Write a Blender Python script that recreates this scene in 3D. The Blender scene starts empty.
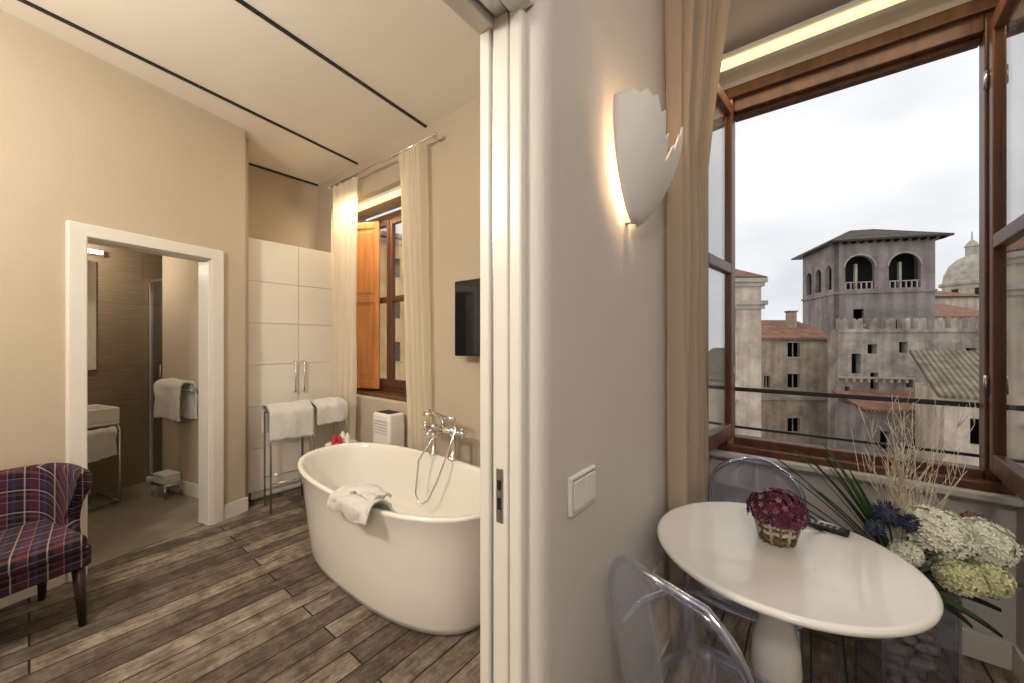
import bpy, bmesh, math, random
from mathutils import Vector, Matrix, noise
random.seed(7)
scene=bpy.context.scene
ANG=math.radians(38.2); C=math.cos(ANG); S=math.sin(ANG)
def W(X,Y,Z=0.0): return Vector((C*X-S*Y, S*X+C*Y, Z))
def frame(X,Y,dx,dy,z=0):
    n=math.hypot(dx,dy); a=W(dx/n,dy/n); o=W(X,Y,z)
    return Matrix(((a.x,-a.y,0,o.x),(a.y,a.x,0,o.y),(0,0,1,o.z),(0,0,0,1)))
T=Matrix.Translation
def Rz(a): return Matrix.Rotation(a,4,'Z')
# ------------------------------------------------------------ materials
def nm(name):
    m=bpy.data.materials.new(name); m.use_nodes=True
    nt=m.node_tree; return m,nt,nt.nodes['Principled BSDF'],nt.nodes['Material Output']
def N(nt,t,**k):
    n=nt.nodes.new(t)
    for a,b in k.items():
        if a in n.inputs: n.inputs[a].default_value=b
        else: setattr(n,a,b)
    return n
def srgb(r,g,b):
    f=lambda c:(c/255/12.92) if c/255<=.04045 else ((c/255+.055)/1.055)**2.4
    return (f(r),f(g),f(b),1)
def mat(name,col,rough=.5,metal=0,ns=6,amt=.08,bump=0,bs=None,spec=None,coat=0,stretch=None,detail=4):
    m,nt,p,o=nm(name)
    tc=N(nt,'ShaderNodeTexCoord'); src=tc.outputs['Object']
    if stretch:
        mp=N(nt,'ShaderNodeMapping'); mp.inputs['Scale'].default_value=stretch
        nt.links.new(src,mp.inputs['Vector']); src=mp.outputs['Vector']
    no=N(nt,'ShaderNodeTexNoise'); no.inputs['Scale'].default_value=ns; no.inputs['Detail'].default_value=detail
    nt.links.new(src,no.inputs['Vector'])
    r=N(nt,'ShaderNodeValToRGB'); c=Vector(col[:3])
    r.color_ramp.elements[0].position=.3; r.color_ramp.elements[1].position=.7
    r.color_ramp.elements[0].color=(*[max(0,x*(1-amt)) for x in c],1)
    r.color_ramp.elements[1].color=(*[min(1,x*(1+amt)) for x in c],1)
    nt.links.new(no.outputs['Fac'],r.inputs['Fac']); nt.links.new(r.outputs['Color'],p.inputs['Base Color'])
    p.inputs['Roughness'].default_value=rough; p.inputs['Metallic'].default_value=metal
    if spec is not None: p.inputs['Specular IOR Level'].default_value=spec
    if coat: p.inputs['Coat Weight'].default_value=coat; p.inputs['Coat Roughness'].default_value=.05
    if bump:
        n2=N(nt,'ShaderNodeTexNoise'); n2.inputs['Scale'].default_value=bs or ns*5; n2.inputs['Detail'].default_value=5
        nt.links.new(src,n2.inputs['Vector'])
        b=N(nt,'ShaderNodeBump'); b.inputs['Strength'].default_value=bump; b.inputs['Distance'].default_value=.02
        nt.links.new(n2.outputs['Fac'],b.inputs['Height']); nt.links.new(b.outputs['Normal'],p.inputs['Normal'])
    return m
def ext(name,c1,c2,ns=.5,streak=.6):
    m,nt,p,o=nm(name); L=nt.links.new
    tc=N(nt,'ShaderNodeTexCoord')
    n=N(nt,'ShaderNodeTexNoise'); n.inputs['Scale'].default_value=ns; n.inputs['Detail'].default_value=12; n.inputs['Roughness'].default_value=.68; L(tc.outputs['Object'],n.inputs[0])
    r=N(nt,'ShaderNodeValToRGB'); r.color_ramp.elements[0].position=.36; r.color_ramp.elements[1].position=.62; r.color_ramp.elements[0].color=c1; r.color_ramp.elements[1].color=c2; L(n.outputs['Fac'],r.inputs[0])
    mp=N(nt,'ShaderNodeMapping'); mp.inputs['Scale'].default_value=(1.6,1.6,.12); L(tc.outputs['Object'],mp.inputs[0])
    n2=N(nt,'ShaderNodeTexNoise'); n2.inputs['Scale'].default_value=1.0; n2.inputs['Detail'].default_value=8; L(mp.outputs[0],n2.inputs[0])
    r2=N(nt,'ShaderNodeValToRGB'); r2.color_ramp.elements[0].position=.35; r2.color_ramp.elements[1].position=.6; r2.color_ramp.elements[0].color=(streak,streak,streak*1.02,1); r2.color_ramp.elements[1].color=(1.05,1.05,1.05,1); L(n2.outputs['Fac'],r2.inputs[0])
    mx=N(nt,'ShaderNodeMix',data_type='RGBA',blend_type='MULTIPLY'); mx.inputs[0].default_value=1; L(r.outputs[0],mx.inputs[6]); L(r2.outputs[0],mx.inputs[7]); L(mx.outputs[2],p.inputs['Base Color'])
    p.inputs['Roughness'].default_value=.95
    b=N(nt,'ShaderNodeBump'); b.inputs['Strength'].default_value=.4; b.inputs['Distance'].default_value=.12; L(n.outputs['Fac'],b.inputs['Height']); L(b.outputs[0],p.inputs['Normal'])
    return m
def emis(name,col,st):
    m,nt,p,o=nm(name); p.inputs['Emission Color'].default_value=col; p.inputs['Emission Strength'].default_value=st
    p.inputs['Base Color'].default_value=col; return m
def glass(name,tint=(1,1,1,1),gl=.9,base=.04,power=.5,rough=.02):
    m,nt,p,o=nm(name); nt.nodes.remove(p)
    t=N(nt,'ShaderNodeBsdfTransparent'); t.inputs['Color'].default_value=tint
    g=N(nt,'ShaderNodeBsdfGlossy'); g.inputs['Roughness'].default_value=rough; g.inputs['Color'].default_value=(gl,gl,gl,1)
    lw=N(nt,'ShaderNodeLayerWeight'); lw.inputs['Blend'].default_value=power
    mr=N(nt,'ShaderNodeMapRange'); mr.inputs['To Min'].default_value=base; mr.inputs['To Max'].default_value=.9
    pw=N(nt,'ShaderNodeMath',operation='POWER'); pw.inputs[1].default_value=2.5
    nt.links.new(lw.outputs['Facing'],pw.inputs[0]); nt.links.new(pw.outputs[0],mr.inputs['Value'])
    mx=N(nt,'ShaderNodeMixShader'); nt.links.new(mr.outputs[0],mx.inputs[0]); nt.links.new(t.outputs[0],mx.inputs[1]); nt.links.new(g.outputs[0],mx.inputs[2])
    nt.links.new(mx.outputs[0],o.inputs['Surface']); return m
def sheer(name,col,transp=.25,transl=.5):
    m,nt,p,o=nm(name); p.inputs['Base Color'].default_value=col; p.inputs['Roughness'].default_value=.9
    tc=N(nt,'ShaderNodeTexCoord'); wv=N(nt,'ShaderNodeTexNoise'); wv.inputs['Scale'].default_value=90
    nt.links.new(tc.outputs['Object'],wv.inputs['Vector'])
    b=N(nt,'ShaderNodeBump'); b.inputs['Strength'].default_value=.15; nt.links.new(wv.outputs['Fac'],b.inputs['Height']); nt.links.new(b.outputs[0],p.inputs['Normal'])
    tl=N(nt,'ShaderNodeBsdfTranslucent'); tl.inputs['Color'].default_value=col
    tr=N(nt,'ShaderNodeBsdfTransparent')
    m1=N(nt,'ShaderNodeMixShader'); m1.inputs[0].default_value=transl
    m2=N(nt,'ShaderNodeMixShader'); m2.inputs[0].default_value=transp
    nt.links.new(p.outputs[0],m1.inputs[1]); nt.links.new(tl.outputs[0],m1.inputs[2])
    nt.links.new(m1.outputs[0],m2.inputs[1]); nt.links.new(tr.outputs[0],m2.inputs[2]); nt.links.new(m2.outputs[0],o.inputs['Surface'])
    return m
def plank_mat():
    m,nt,p,o=nm('aged_oak_planks')
    L=nt.links.new
    tc=N(nt,'ShaderNodeTexCoord'); sp=N(nt,'ShaderNodeSeparateXYZ'); L(tc.outputs['Object'],sp.inputs[0])
    cb=N(nt,'ShaderNodeCombineXYZ'); L(sp.outputs['Y'],cb.inputs['X']); L(sp.outputs['X'],cb.inputs['Y'])
    br=N(nt,'ShaderNodeTexBrick'); L(cb.outputs[0],br.inputs['Vector'])
    br.inputs['Scale'].default_value=1; br.inputs['Brick Width'].default_value=1.45; br.inputs['Row Height'].default_value=.12
    br.inputs['Mortar Size'].default_value=.004; br.inputs['Mortar Smooth'].default_value=.2; br.offset=.37; br.offset_frequency=2
    br.inputs['Color1'].default_value=srgb(108,96,86); br.inputs['Color2'].default_value=srgb(172,160,148); br.inputs['Mortar'].default_value=srgb(34,28,25)
    mp=N(nt,'ShaderNodeMapping'); mp.inputs['Scale'].default_value=(3.2,20,1); L(cb.outputs[0],mp.inputs['Vector'])
    n=N(nt,'ShaderNodeTexNoise'); n.inputs['Scale'].default_value=1.8; n.inputs['Detail'].default_value=11; n.inputs['Roughness'].default_value=.8; L(mp.outputs[0],n.inputs['Vector'])
    r=N(nt,'ShaderNodeValToRGB'); r.color_ramp.elements[0].position=.36; r.color_ramp.elements[1].position=.64
    r.color_ramp.elements[0].color=(.34,.31,.28,1); r.color_ramp.elements[1].color=(1.2,1.19,1.18,1); L(n.outputs['Fac'],r.inputs[0])
    n3=N(nt,'ShaderNodeTexNoise'); n3.inputs['Scale'].default_value=7; n3.inputs['Detail'].default_value=10; n3.inputs['Roughness'].default_value=.75; L(tc.outputs['Object'],n3.inputs['Vector'])
    r3=N(nt,'ShaderNodeValToRGB'); r3.color_ramp.elements[0].position=.40; r3.color_ramp.elements[1].position=.62
    r3.color_ramp.elements[0].color=(.5,.45,.40,1); r3.color_ramp.elements[1].color=(1.15,1.16,1.17,1); L(n3.outputs['Fac'],r3.inputs[0])
    mx=N(nt,'ShaderNodeMix',data_type='RGBA',blend_type='MULTIPLY'); mx.inputs[0].default_value=1
    L(br.outputs['Color'],mx.inputs[6]); L(r.outputs[0],mx.inputs[7])
    m2=N(nt,'ShaderNodeMix',data_type='RGBA',blend_type='MULTIPLY'); m2.inputs[0].default_value=1
    L(mx.outputs[2],m2.inputs[6]); L(r3.outputs[0],m2.inputs[7]); L(m2.outputs[2],p.inputs['Base Color'])
    p.inputs['Roughness'].default_value=.58; p.inputs['Specular IOR Level'].default_value=.4
    ad=N(nt,'ShaderNodeMath',operation='SUBTRACT'); L(n.outputs['Fac'],ad.inputs[0]); L(br.outputs['Fac'],ad.inputs[1])
    b=N(nt,'ShaderNodeBump'); b.inputs['Strength'].default_value=.7; b.inputs['Distance'].default_value=.012; L(ad.outputs[0],b.inputs['Height']); L(b.outputs[0],p.inputs['Normal'])
    return m
def tile_mat(name,c1,c2,mo,bw,rh,axis='xz',ms=.006,rough=.6,fine=None):
    m,nt,p,o=nm(name); L=nt.links.new
    tc=N(nt,'ShaderNodeTexCoord'); sp=N(nt,'ShaderNodeSeparateXYZ'); L(tc.outputs['Object'],sp.inputs[0])
    cb=N(nt,'ShaderNodeCombineXYZ'); L(sp.outputs[axis[0].upper()],cb.inputs['X']); L(sp.outputs[axis[1].upper()],cb.inputs['Y'])
    br=N(nt,'ShaderNodeTexBrick'); L(cb.outputs[0],br.inputs['Vector']); br.inputs['Scale'].default_value=1
    br.inputs['Brick Width'].default_value=bw; br.inputs['Row Height'].default_value=rh; br.inputs['Mortar Size'].default_value=ms
    br.inputs['Color1'].default_value=c1; br.inputs['Color2'].default_value=c2; br.inputs['Mortar'].default_value=mo
    n=N(nt,'ShaderNodeTexNoise'); n.inputs['Scale'].default_value=5; n.inputs['Detail'].default_value=6
    mp=N(nt,'ShaderNodeMapping'); mp.inputs['Scale'].default_value=fine or (1,1,1); L(cb.outputs[0],mp.inputs[0]); L(mp.outputs[0],n.inputs['Vector'])
    r=N(nt,'ShaderNodeValToRGB'); r.color_ramp.elements[0].position=.3; r.color_ramp.elements[1].position=.7
    r.color_ramp.elements[0].color=(.75,.75,.75,1); r.color_ramp.elements[1].color=(1.1,1.1,1.1,1); L(n.outputs['Fac'],r.inputs[0])
    mx=N(nt,'ShaderNodeMix',data_type='RGBA',blend_type='MULTIPLY'); mx.inputs[0].default_value=1; L(br.outputs['Color'],mx.inputs[6]); L(r.outputs[0],mx.inputs[7])
    L(mx.outputs[2],p.inputs['Base Color']); p.inputs['Roughness'].default_value=rough
    b=N(nt,'ShaderNodeBump'); b.inputs['Strength'].default_value=.4; b.inputs['Distance'].default_value=.02; b.invert=True; L(br.outputs['Fac'],b.inputs['Height']); L(b.outputs[0],p.inputs['Normal'])
    return m
def plaid_mat():
    m,nt,p,o=nm('plaid_wool'); L=nt.links.new
    tc=N(nt,'ShaderNodeTexCoord'); sp=N(nt,'ShaderNodeSeparateXYZ'); L(tc.outputs['Object'],sp.inputs[0])
    a1=N(nt,'ShaderNodeMath',operation='MULTIPLY_ADD'); L(sp.outputs['X'],a1.inputs[0]); a1.inputs[1].default_value=.35; L(sp.outputs['Y'],a1.inputs[2])
    a2=N(nt,'ShaderNodeMath',operation='ADD'); L(sp.outputs['X'],a2.inputs[0]); L(sp.outputs['Z'],a2.inputs[1])
    def st(src,freq,ph,wd,op):
        k=N(nt,'ShaderNodeMath',operation='MULTIPLY_ADD'); L(src,k.inputs[0]); k.inputs[1].default_value=freq; k.inputs[2].default_value=ph
        f=N(nt,'ShaderNodeMath',operation='FRACT'); L(k.outputs[0],f.inputs[0])
        l=N(nt,'ShaderNodeMath',operation='LESS_THAN'); L(f.outputs[0],l.inputs[0]); l.inputs[1].default_value=wd
        h=N(nt,'ShaderNodeMath',operation='MULTIPLY'); L(l.outputs[0],h.inputs[0]); h.inputs[1].default_value=op; return h.outputs[0]
    cur=None; base=srgb(20,17,26)
    lst=[(a1.outputs[0],9,.0,.34,srgb(78,30,56),.6),(a2.outputs[0],9,.1,.34,srgb(70,30,56),.55),
         (a1.outputs[0],9,.55,.12,srgb(40,44,86),.6),(a2.outputs[0],9,.5,.10,srgb(110,64,60),.5),
         (a1.outputs[0],9,.18,.05,srgb(180,160,160),.6),(a2.outputs[0],9,.28,.05,srgb(180,160,160),.6),(a1.outputs[0],9,.7,.03,srgb(150,120,130),.5),(a2.outputs[0],9,.75,.03,srgb(150,130,130),.5)]
    for s,f,ph,w,c,op in lst:
        mx=N(nt,'ShaderNodeMix',data_type='RGBA'); L(st(s,f,ph,w,op),mx.inputs[0])
        if cur is None: mx.inputs[6].default_value=base
        else: L(cur,mx.inputs[6])
        mx.inputs[7].default_value=c; cur=mx.outputs[2]
    L(cur,p.inputs['Base Color']); p.inputs['Roughness'].default_value=.95; return m

M_wallL=mat('plaster_tan',srgb(194,179,158),.9,ns=1.5,amt=.03,bump=.06,bs=60)
M_wallR=mat('plaster_greige',srgb(204,198,192),.85,ns=1.5,amt=.03,bump=.06,bs=60)
M_ceil=mat('ceiling_paint',srgb(238,232,220),.9,ns=1.5,amt=.02)
M_trim=mat('white_lacquer',srgb(226,221,212),.35,ns=2,amt=.02)
M_floor=plank_mat()
M_black=mat('black_strip',(.01,.01,.01,1),.5)
M_dark=mat('dark_interior',(.02,.018,.018,1),.9)
M_chrome=mat('chrome',(.75,.75,.76,1),.12,1,amt=.02)
M_steel=mat('brushed_steel',(.5,.5,.5,1),.3,1,amt=.05)
M_wood=mat('window_wood',srgb(98,60,38),.38,ns=3,amt=.35,stretch=(8,8,.8),bump=.1)
M_wood2=mat('shutter_wood',srgb(196,130,74),.42,ns=3,amt=.2,stretch=(8,8,.8),bump=.1)
M_dwood=mat('dark_leg_wood',srgb(45,28,20),.35,ns=6,amt=.2)
M_glass=glass('window_glass',gl=.9,base=.03)
M_ghost=glass('clear_polycarbonate',(.86,.89,.97,1),gl=.95,base=.09,power=.6,rough=.03)
M_ghostE=glass('polycarbonate_edge',(.62,.68,.9,1),gl=1,base=.36,power=.6,rough=.08)
M_tub=mat('tub_acrylic',srgb(240,235,227),.14,ns=2,amt=.01,coat=.5)
M_towel=mat('terry_towel',srgb(242,239,232),1,ns=30,amt=.05,bump=.8,bs=220)
M_plaid=plaid_mat()
M_sheer=sheer('sheer_cream',srgb(250,244,230),.25,.55)
M_curt=sheer('curtain_taupe',srgb(212,195,174),.06,.45)
M_table=mat('table_white',srgb(238,235,230),.24,ns=2,amt=.01,coat=.3)
M_white=mat('white_plastic',srgb(235,232,226),.35,ns=4,amt=.02)
M_wardrobe=mat('wardrobe_panel',srgb(232,225,213),.45,ns=2,amt=.02)
M_screen=mat('tv_black',(.006,.006,.007,1),.12)
M_ceramic=mat('sconce_plaster',srgb(224,221,217),.6,ns=5,amt=.03)
M_lampw=emis('neon_warm',(1,.76,.32,1),1.75)
M_lampb=emis('bath_lamp',(1,.9,.72,1),6)
M_pot=mat('basket_bark',srgb(130,108,84),.9,ns=20,amt=.5,bump=1,bs=40,stretch=(1,1,3))
M_pot2=mat('basket_light',srgb(196,186,170),.9,ns=20,amt=.3,bump=1,bs=40)
M_burg=mat('burgundy_petal',srgb(98,42,68),.8,ns=30,amt=.6)
M_hyd=mat('white_petal',srgb(242,242,226),.8,ns=20,amt=.08)
M_hydg=mat('green_petal',srgb(212,212,168),.8,ns=20,amt=.22)
M_pink=mat('pink_petal',srgb(160,118,116),.8,ns=20,amt=.3)
M_thist=mat('thistle_blue',srgb(66,72,96),.8,ns=30,amt=.4)
M_leaf=mat('leaf_green',srgb(76,104,62),.5,ns=8,amt=.3)
M_leaf2=mat('leaf_dark',srgb(38,56,36),.45,ns=8,amt=.3)
M_twig=mat('dry_twig',srgb(220,210,188),.9,ns=12,amt=.2)
M_pebble=mat('pebble',srgb(158,148,132),.6,ns=9,amt=.5)
M_tileb=tile_mat('bath_stone_tile',srgb(136,120,98),srgb(148,132,110),srgb(112,98,78),.9,.6,'xz',.002,.5,(1,18,1))
M_tilef=tile_mat('bath_floor_tile',srgb(140,131,118),srgb(146,137,123),srgb(116,106,94),.6,.6,'xy',.002,.35)
M_mirror=mat('mirror',(.8,.8,.8,1),.02,1,amt=0)
M_red=mat('red_plastic',srgb(190,30,40),.3,ns=4,amt=.05)
M_tower=ext('ext_stucco_mauve',srgb(132,121,116),srgb(168,156,148),.5,.78)
M_brickw=ext('ext_old_wall',srgb(142,128,118),srgb(200,186,170),.55,.68)
M_ochre=ext('ext_stucco_beige',srgb(168,146,126),srgb(218,198,174),.45,.72)
M_cream=ext('ext_stucco_cream',srgb(188,168,146),srgb(228,212,190),.5,.76)
M_warm=ext('ext_stucco_warm',srgb(214,170,112),srgb(244,208,150),.4,.85)
M_corn=mat('ext_cornice',srgb(186,175,160),.9,ns=1,amt=.25,detail=8)
def roof_mat(name,c1,c2):
    m,nt,p,o=nm(name); L=nt.links.new
    tc=N(nt,'ShaderNodeTexCoord'); w=N(nt,'ShaderNodeTexWave'); w.inputs['Scale'].default_value=1.1; w.inputs['Distortion'].default_value=.5; w.bands_direction='X'
    L(tc.outputs['Object'],w.inputs[0]); n=N(nt,'ShaderNodeTexNoise'); n.inputs['Scale'].default_value=1.3; n.inputs['Detail'].default_value=9; L(tc.outputs['Object'],n.inputs[0])
    r=N(nt,'ShaderNodeValToRGB'); r.color_ramp.elements[0].color=c1; r.color_ramp.elements[1].color=c2; r.color_ramp.elements[0].position=.3; r.color_ramp.elements[1].position=.7; L(n.outputs['Fac'],r.inputs[0])
    r2=N(nt,'ShaderNodeValToRGB'); r2.color_ramp.elements[0].color=(.45,.45,.45,1); L(w.outputs['Fac'],r2.inputs[0])
    mx=N(nt,'ShaderNodeMix',data_type='RGBA',blend_type='MULTIPLY'); mx.inputs[0].default_value=1; L(r.outputs[0],mx.inputs[6]); L(r2.outputs[0],mx.inputs[7]); L(mx.outputs[2],p.inputs['Base Color'])
    p.inputs['Roughness'].default_value=.95; return m
M_roofo=roof_mat('roof_tile_orange',srgb(146,98,76),srgb(194,146,118))
M_roofg=roof_mat('roof_tile_mossy',srgb(78,76,66),srgb(120,114,98))
M_roofb=roof_mat('roof_tile_brown',srgb(124,112,92),srgb(170,156,130))
M_ground=mat('ext_ground',srgb(110,104,98),.95,ns=.3,amt=.2)
M_iron=mat('iron_rail',(.02,.02,.02,1),.5)

# ------------------------------------------------------------ builder
class B:
    def __init__(s,name,M=None): s.n=name; s.v=[]; s.f=[]; s.fm=[]; s.fs=[]; s.mats=[]; s.M=M or Matrix()
    def raw(s,vs,fs,m,smooth=False,M=None):
        if m not in s.mats: s.mats.append(m)
        k=s.mats.index(m); o=len(s.v)
        for v in vs:
            v=Vector(v); s.v.append(M@v if M else v)
        for f in fs: s.f.append([i+o for i in f]); s.fm.append(k); s.fs.append(smooth)
    def bmadd(s,bm,m,smooth=False,M=None):
        bm.verts.index_update(); s.raw([v.co.copy() for v in bm.verts],[[v.index for v in f.verts] for f in bm.faces],m,smooth,M); bm.free()
    def box(s,lo,hi,m,bev=0,M=None,seg=2):
        lo=Vector(lo); hi=Vector(hi)
        bm=bmesh.new(); bmesh.ops.create_cube(bm,size=1)
        for v in bm.verts: v.co=Vector([(lo[i]+hi[i])/2+v.co[i]*(hi[i]-lo[i]) for i in range(3)])
        if bev: bmesh.ops.bevel(bm,geom=bm.edges[:],offset=bev,segments=seg,profile=.5,affect='EDGES')
        s.bmadd(bm,m,False,M)
    def lathe(s,prof,c,m,seg=32,M=None,smooth=True):
        vs=[];fs=[];n=len(prof)
        for r,z in prof:
            for k in range(seg):
                a=2*math.pi*k/seg; vs.append((c[0]+r*math.cos(a),c[1]+r*math.sin(a),c[2]+z))
        for i in range(n-1):
            for k in range(seg):
                k2=(k+1)%seg; fs.append([i*seg+k,i*seg+k2,(i+1)*seg+k2,(i+1)*seg+k])
        fs.append(list(range(seg))[::-1]); fs.append([(n-1)*seg+k for k in range(seg)])
        s.raw(vs,fs,m,smooth,M)
    def tube(s,pts,r,m,seg=8,M=None,closed=False):
        pts=[Vector(p) for p in pts]; n=len(pts); vs=[];fs=[]
        up=None
        for i,p in enumerate(pts):
            if closed: t=(pts[(i+1)%n]-pts[i-1])
            else: t=pts[min(i+1,n-1)]-pts[max(i-1,0)]
            t=t.normalized() if t.length>1e-9 else Vector((0,0,1))
            if up is None:
                up=Vector((0,0,1)) if abs(t.z)<.9 else Vector((1,0,0))
            a=(up-t*up.dot(t)); a=a.normalized() if a.length>1e-6 else t.orthogonal().normalized(); b=t.cross(a); up=a
            rr=r[i] if isinstance(r,(list,tuple)) else r
            for k in range(seg):
                an=2*math.pi*k/seg; vs.append(p+a*(rr*math.cos(an))+b*(rr*math.sin(an)))
        for i in range(n if closed else n-1):
            j=(i+1)%n
            for k in range(seg):
                k2=(k+1)%seg; fs.append([i*seg+k,i*seg+k2,j*seg+k2,j*seg+k])
        if not closed: fs.append(list(range(seg))[::-1]); fs.append([(n-1)*seg+k for k in range(seg)])
        s.raw(vs,fs,m,True,M)
    def sheet(s,fn,nu,nv,m,M=None,smooth=True,thick=0,nrm=None):
        vs=[Vector(fn(i/nu,j/nv)) for j in range(nv+1) for i in range(nu+1)]
        fs=[[j*(nu+1)+i,j*(nu+1)+i+1,(j+1)*(nu+1)+i+1,(j+1)*(nu+1)+i] for j in range(nv) for i in range(nu)]
        if thick:
            w_=nu+1; nr=[]
            for j in range(nv+1):
                for i in range(w_):
                    a=vs[j*w_+min(i+1,nu)]-vs[j*w_+max(i-1,0)]; c=vs[min(j+1,nv)*w_+i]-vs[max(j-1,0)*w_+i]
                    q=a.cross(c); nr.append(q.normalized() if q.length>1e-12 else Vector((0,0,1)))
            n_=len(vs); vs=vs+[vs[i]-nr[i]*thick for i in range(n_)]
            fs=fs+[[i+n_ for i in f[::-1]] for f in fs]
            bd=[i for i in range(w_)]+[j*w_+nu for j in range(1,nv+1)]+[nv*w_+i for i in range(nu-1,-1,-1)]+[j*w_ for j in range(nv-1,0,-1)]
            for k in range(len(bd)):
                a,c=bd[k],bd[(k+1)%len(bd)]; fs.append([c,a,a+n_,c+n_])
        s.raw(vs,fs,m,smooth,M)
    def ball(s,c,r,m,sub=2,M=None,sc=(1,1,1)):
        bm=bmesh.new(); bmesh.ops.create_icosphere(bm,subdivisions=sub,radius=r)
        for v in bm.verts: v.co=Vector(c)+Vector((v.co.x*sc[0],v.co.y*sc[1],v.co.z*sc[2]))
        s.bmadd(bm,m,True,M)
    def pierced(s,outer,holes,thick,m,M):
        cu=bpy.data.curves.new('t','CURVE'); cu.dimensions='2D'; cu.fill_mode='BOTH'; cu.extrude=thick/2
        for poly in [outer]+holes:
            sp=cu.splines.new('POLY'); sp.points.add(len(poly)-1)
            for k,(x,y) in enumerate(poly): sp.points[k].co=(x,y,0,1)
            sp.use_cyclic_u=True
        ob=bpy.data.objects.new('t',cu); scene.collection.objects.link(ob)
        bpy.context.view_layer.update(); dg=bpy.context.evaluated_depsgraph_get()
        me=bpy.data.meshes.new_from_object(ob.evaluated_get(dg))
        s.raw([(v.co.x,-v.co.z+thick/2,v.co.y) for v in me.vertices],[list(p.vertices) for p in me.polygons],m,False,M)
        bpy.data.objects.remove(ob); bpy.data.meshes.remove(me); bpy.data.curves.remove(cu)
    def done(s,mods=None):
        me=bpy.data.meshes.new(s.n); me.from_pydata([tuple(v) for v in s.v],[],s.f)
        for m in s.mats: me.materials.append(m)
        me.polygons.foreach_set('material_index',s.fm); me.polygons.foreach_set('use_smooth',s.fs); me.update()
        ob=bpy.data.objects.new(s.n,me); ob.matrix_world=s.M; scene.collection.objects.link(ob); return ob
def arch(cx,w,z0,zs,n=10):
    return [(cx-w/2,z0),(cx+w/2,z0)]+[(cx+w/2*math.cos(math.pi*k/n),zs+w/2*math.sin(math.pi*k/n)) for k in range(n+1)]
def rect(x0,x1,z0,z1): return [(x0,z0),(x1,z0),(x1,z1),(x0,z1)]

H=3.21
MA=frame(-2.245,3.2,.395,.918)
# ------------------------------------------------------------ shell
b=B('floor'); b.box((-4.5,-2.7,-.12),(1.7,2.75,0),M_floor); b.done()
b=B('ceiling'); b.box((-6.2,-2.8,H),(1.7,2.8,H+.12),M_ceil)
b.done()
b=B('ceiling_strips')
def strip(p,q,w=.022):
    p=Vector((p[0],p[1],0)); q=Vector((q[0],q[1],0)); d=(q-p).normalized(); n=Vector((-d.y,d.x,0))*w/2
    vs=[]
    for z in (H-.012,H+.002):
        for a in (p-n,p+n,q+n,q-n): vs.append((a.x,a.y,z))
    b.raw(vs,[[0,1,2,3],[7,6,5,4],[0,4,5,1],[1,5,6,2],[2,6,7,3],[3,7,4,0]],M_black)
strip((-2.5,2.03),(-2.16,-.8)); strip((-3.56,2.03),(-3.08,-.9)); strip((-4.405,1.2),(-4.405,2.03),.03)  # black strips along the ceiling and the alcove wall joint
b.done()
b=B('wall_north'); x0,x1=-4.5,-.71
nx0,nx1,nz0,nz1=-4.1,-2.75,.88,2.86
b.box((x0,2.03,0),(x1,2.44,nz0),M_wallL); b.box((x0,2.03,nz1),(x1,2.44,H),M_wallL)
b.box((x0,2.03,nz0),(nx0,2.44,nz1),M_wallL); b.box((nx1,2.03,nz0),(x1,2.44,nz1),M_wallL); b.done()
b=B('wall_alcove'); b.box((-4.5,1.06,0),(-4.42,2.03,H),M_wallL); b.done()
b=B('wall_west',MA); a0,a1,zt=-.955,-.255,2.08
b.box((-4.4,0,0),(a0,.12,H),M_wallL); b.box((a1,0,0),(0,.12,H),M_wallL); b.box((a0,0,zt),(a1,.12,H),M_wallL); b.done()
b=B('wall_bathroom_side',MA); b.box((.0,.12,0),(.1,1.26,H),M_wallL); b.done()
b=B('wall_bathroom_back',MA); b.box((-2.2,1.62,0),(1.0,1.72,H),M_tileb); b.done()
b=B('wall_bathroom_left',MA); b.box((-2.3,.12,0),(-2.2,1.72,H),M_tileb); b.done()
b=B('wall_shower',MA); b.box((.92,1.02,0),(1.0,1.62,H),M_tileb); b.box((.1,.95,0),(1.0,1.02,H),M_tileb); b.done()
b=B('floor_bathroom',MA); b.box((-2.2,.06,-.05),(.0,1.62,.006),M_tilef); b.box((0,1.26,-.05),(.9,1.62,.006),M_tilef); b.done()
b=B('wall_partition')
r=.035; XL=-.692; pts=[(XL,.763)]
for k in range(9):
    a=-math.pi/2+math.pi/2*k/8; pts.append((-.5-r+r*math.cos(a),.763+r+r*math.sin(a)))
pts+=[(-.5,2.75),(XL,2.75)]
n=len(pts); vs=[(x,y,0) for x,y in pts]+[(x,y,H) for x,y in pts]
b.raw(vs,[[i,(i+1)%n,n+(i+1)%n,n+i] for i in range(n)]+[list(range(n))[::-1],list(range(n,2*n))],M_wallR)
b.box((XL,-.3,2.29),(-.5,.763,H),M_wallR); b.box((XL,-2.7,0),(-.5,-.3,H),M_wallR); b.done()
NX=.70
b=B('wall_east_window')
b.box((-.5,2.65,0),(NX,2.75,.80),M_wallR); b.box((-.5,2.65,2.93),(NX,2.75,H),M_wallR); b.box((-.5,2.65,.80),(-.42,2.75,2.93),M_wallR)
b.box((NX-.04,2.65,.8),(NX,2.75,2.93),M_wallR)
b.box((-.5,2.03,3.1),(NX,2.65,H),M_wallR); b.box((NX,2.03,0),(1.7,2.75,H),M_wallR); b.done()
b=B('wall_east'); b.box((1.6,-2.7,0),(1.7,2.03,H),M_wallR); b.done()
b=B('wall_south'); b.box((-3.2,-2.8,0),(1.7,-2.7,H),M_wallR); b.done()
b=B('baseboard_west',MA); b.box((-3.9,-.016,0),(-1.03,0,.12),M_trim,.004); b.box((-.18,-.016,0),(.016,0,.12),M_trim,.004); b.done()
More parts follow.
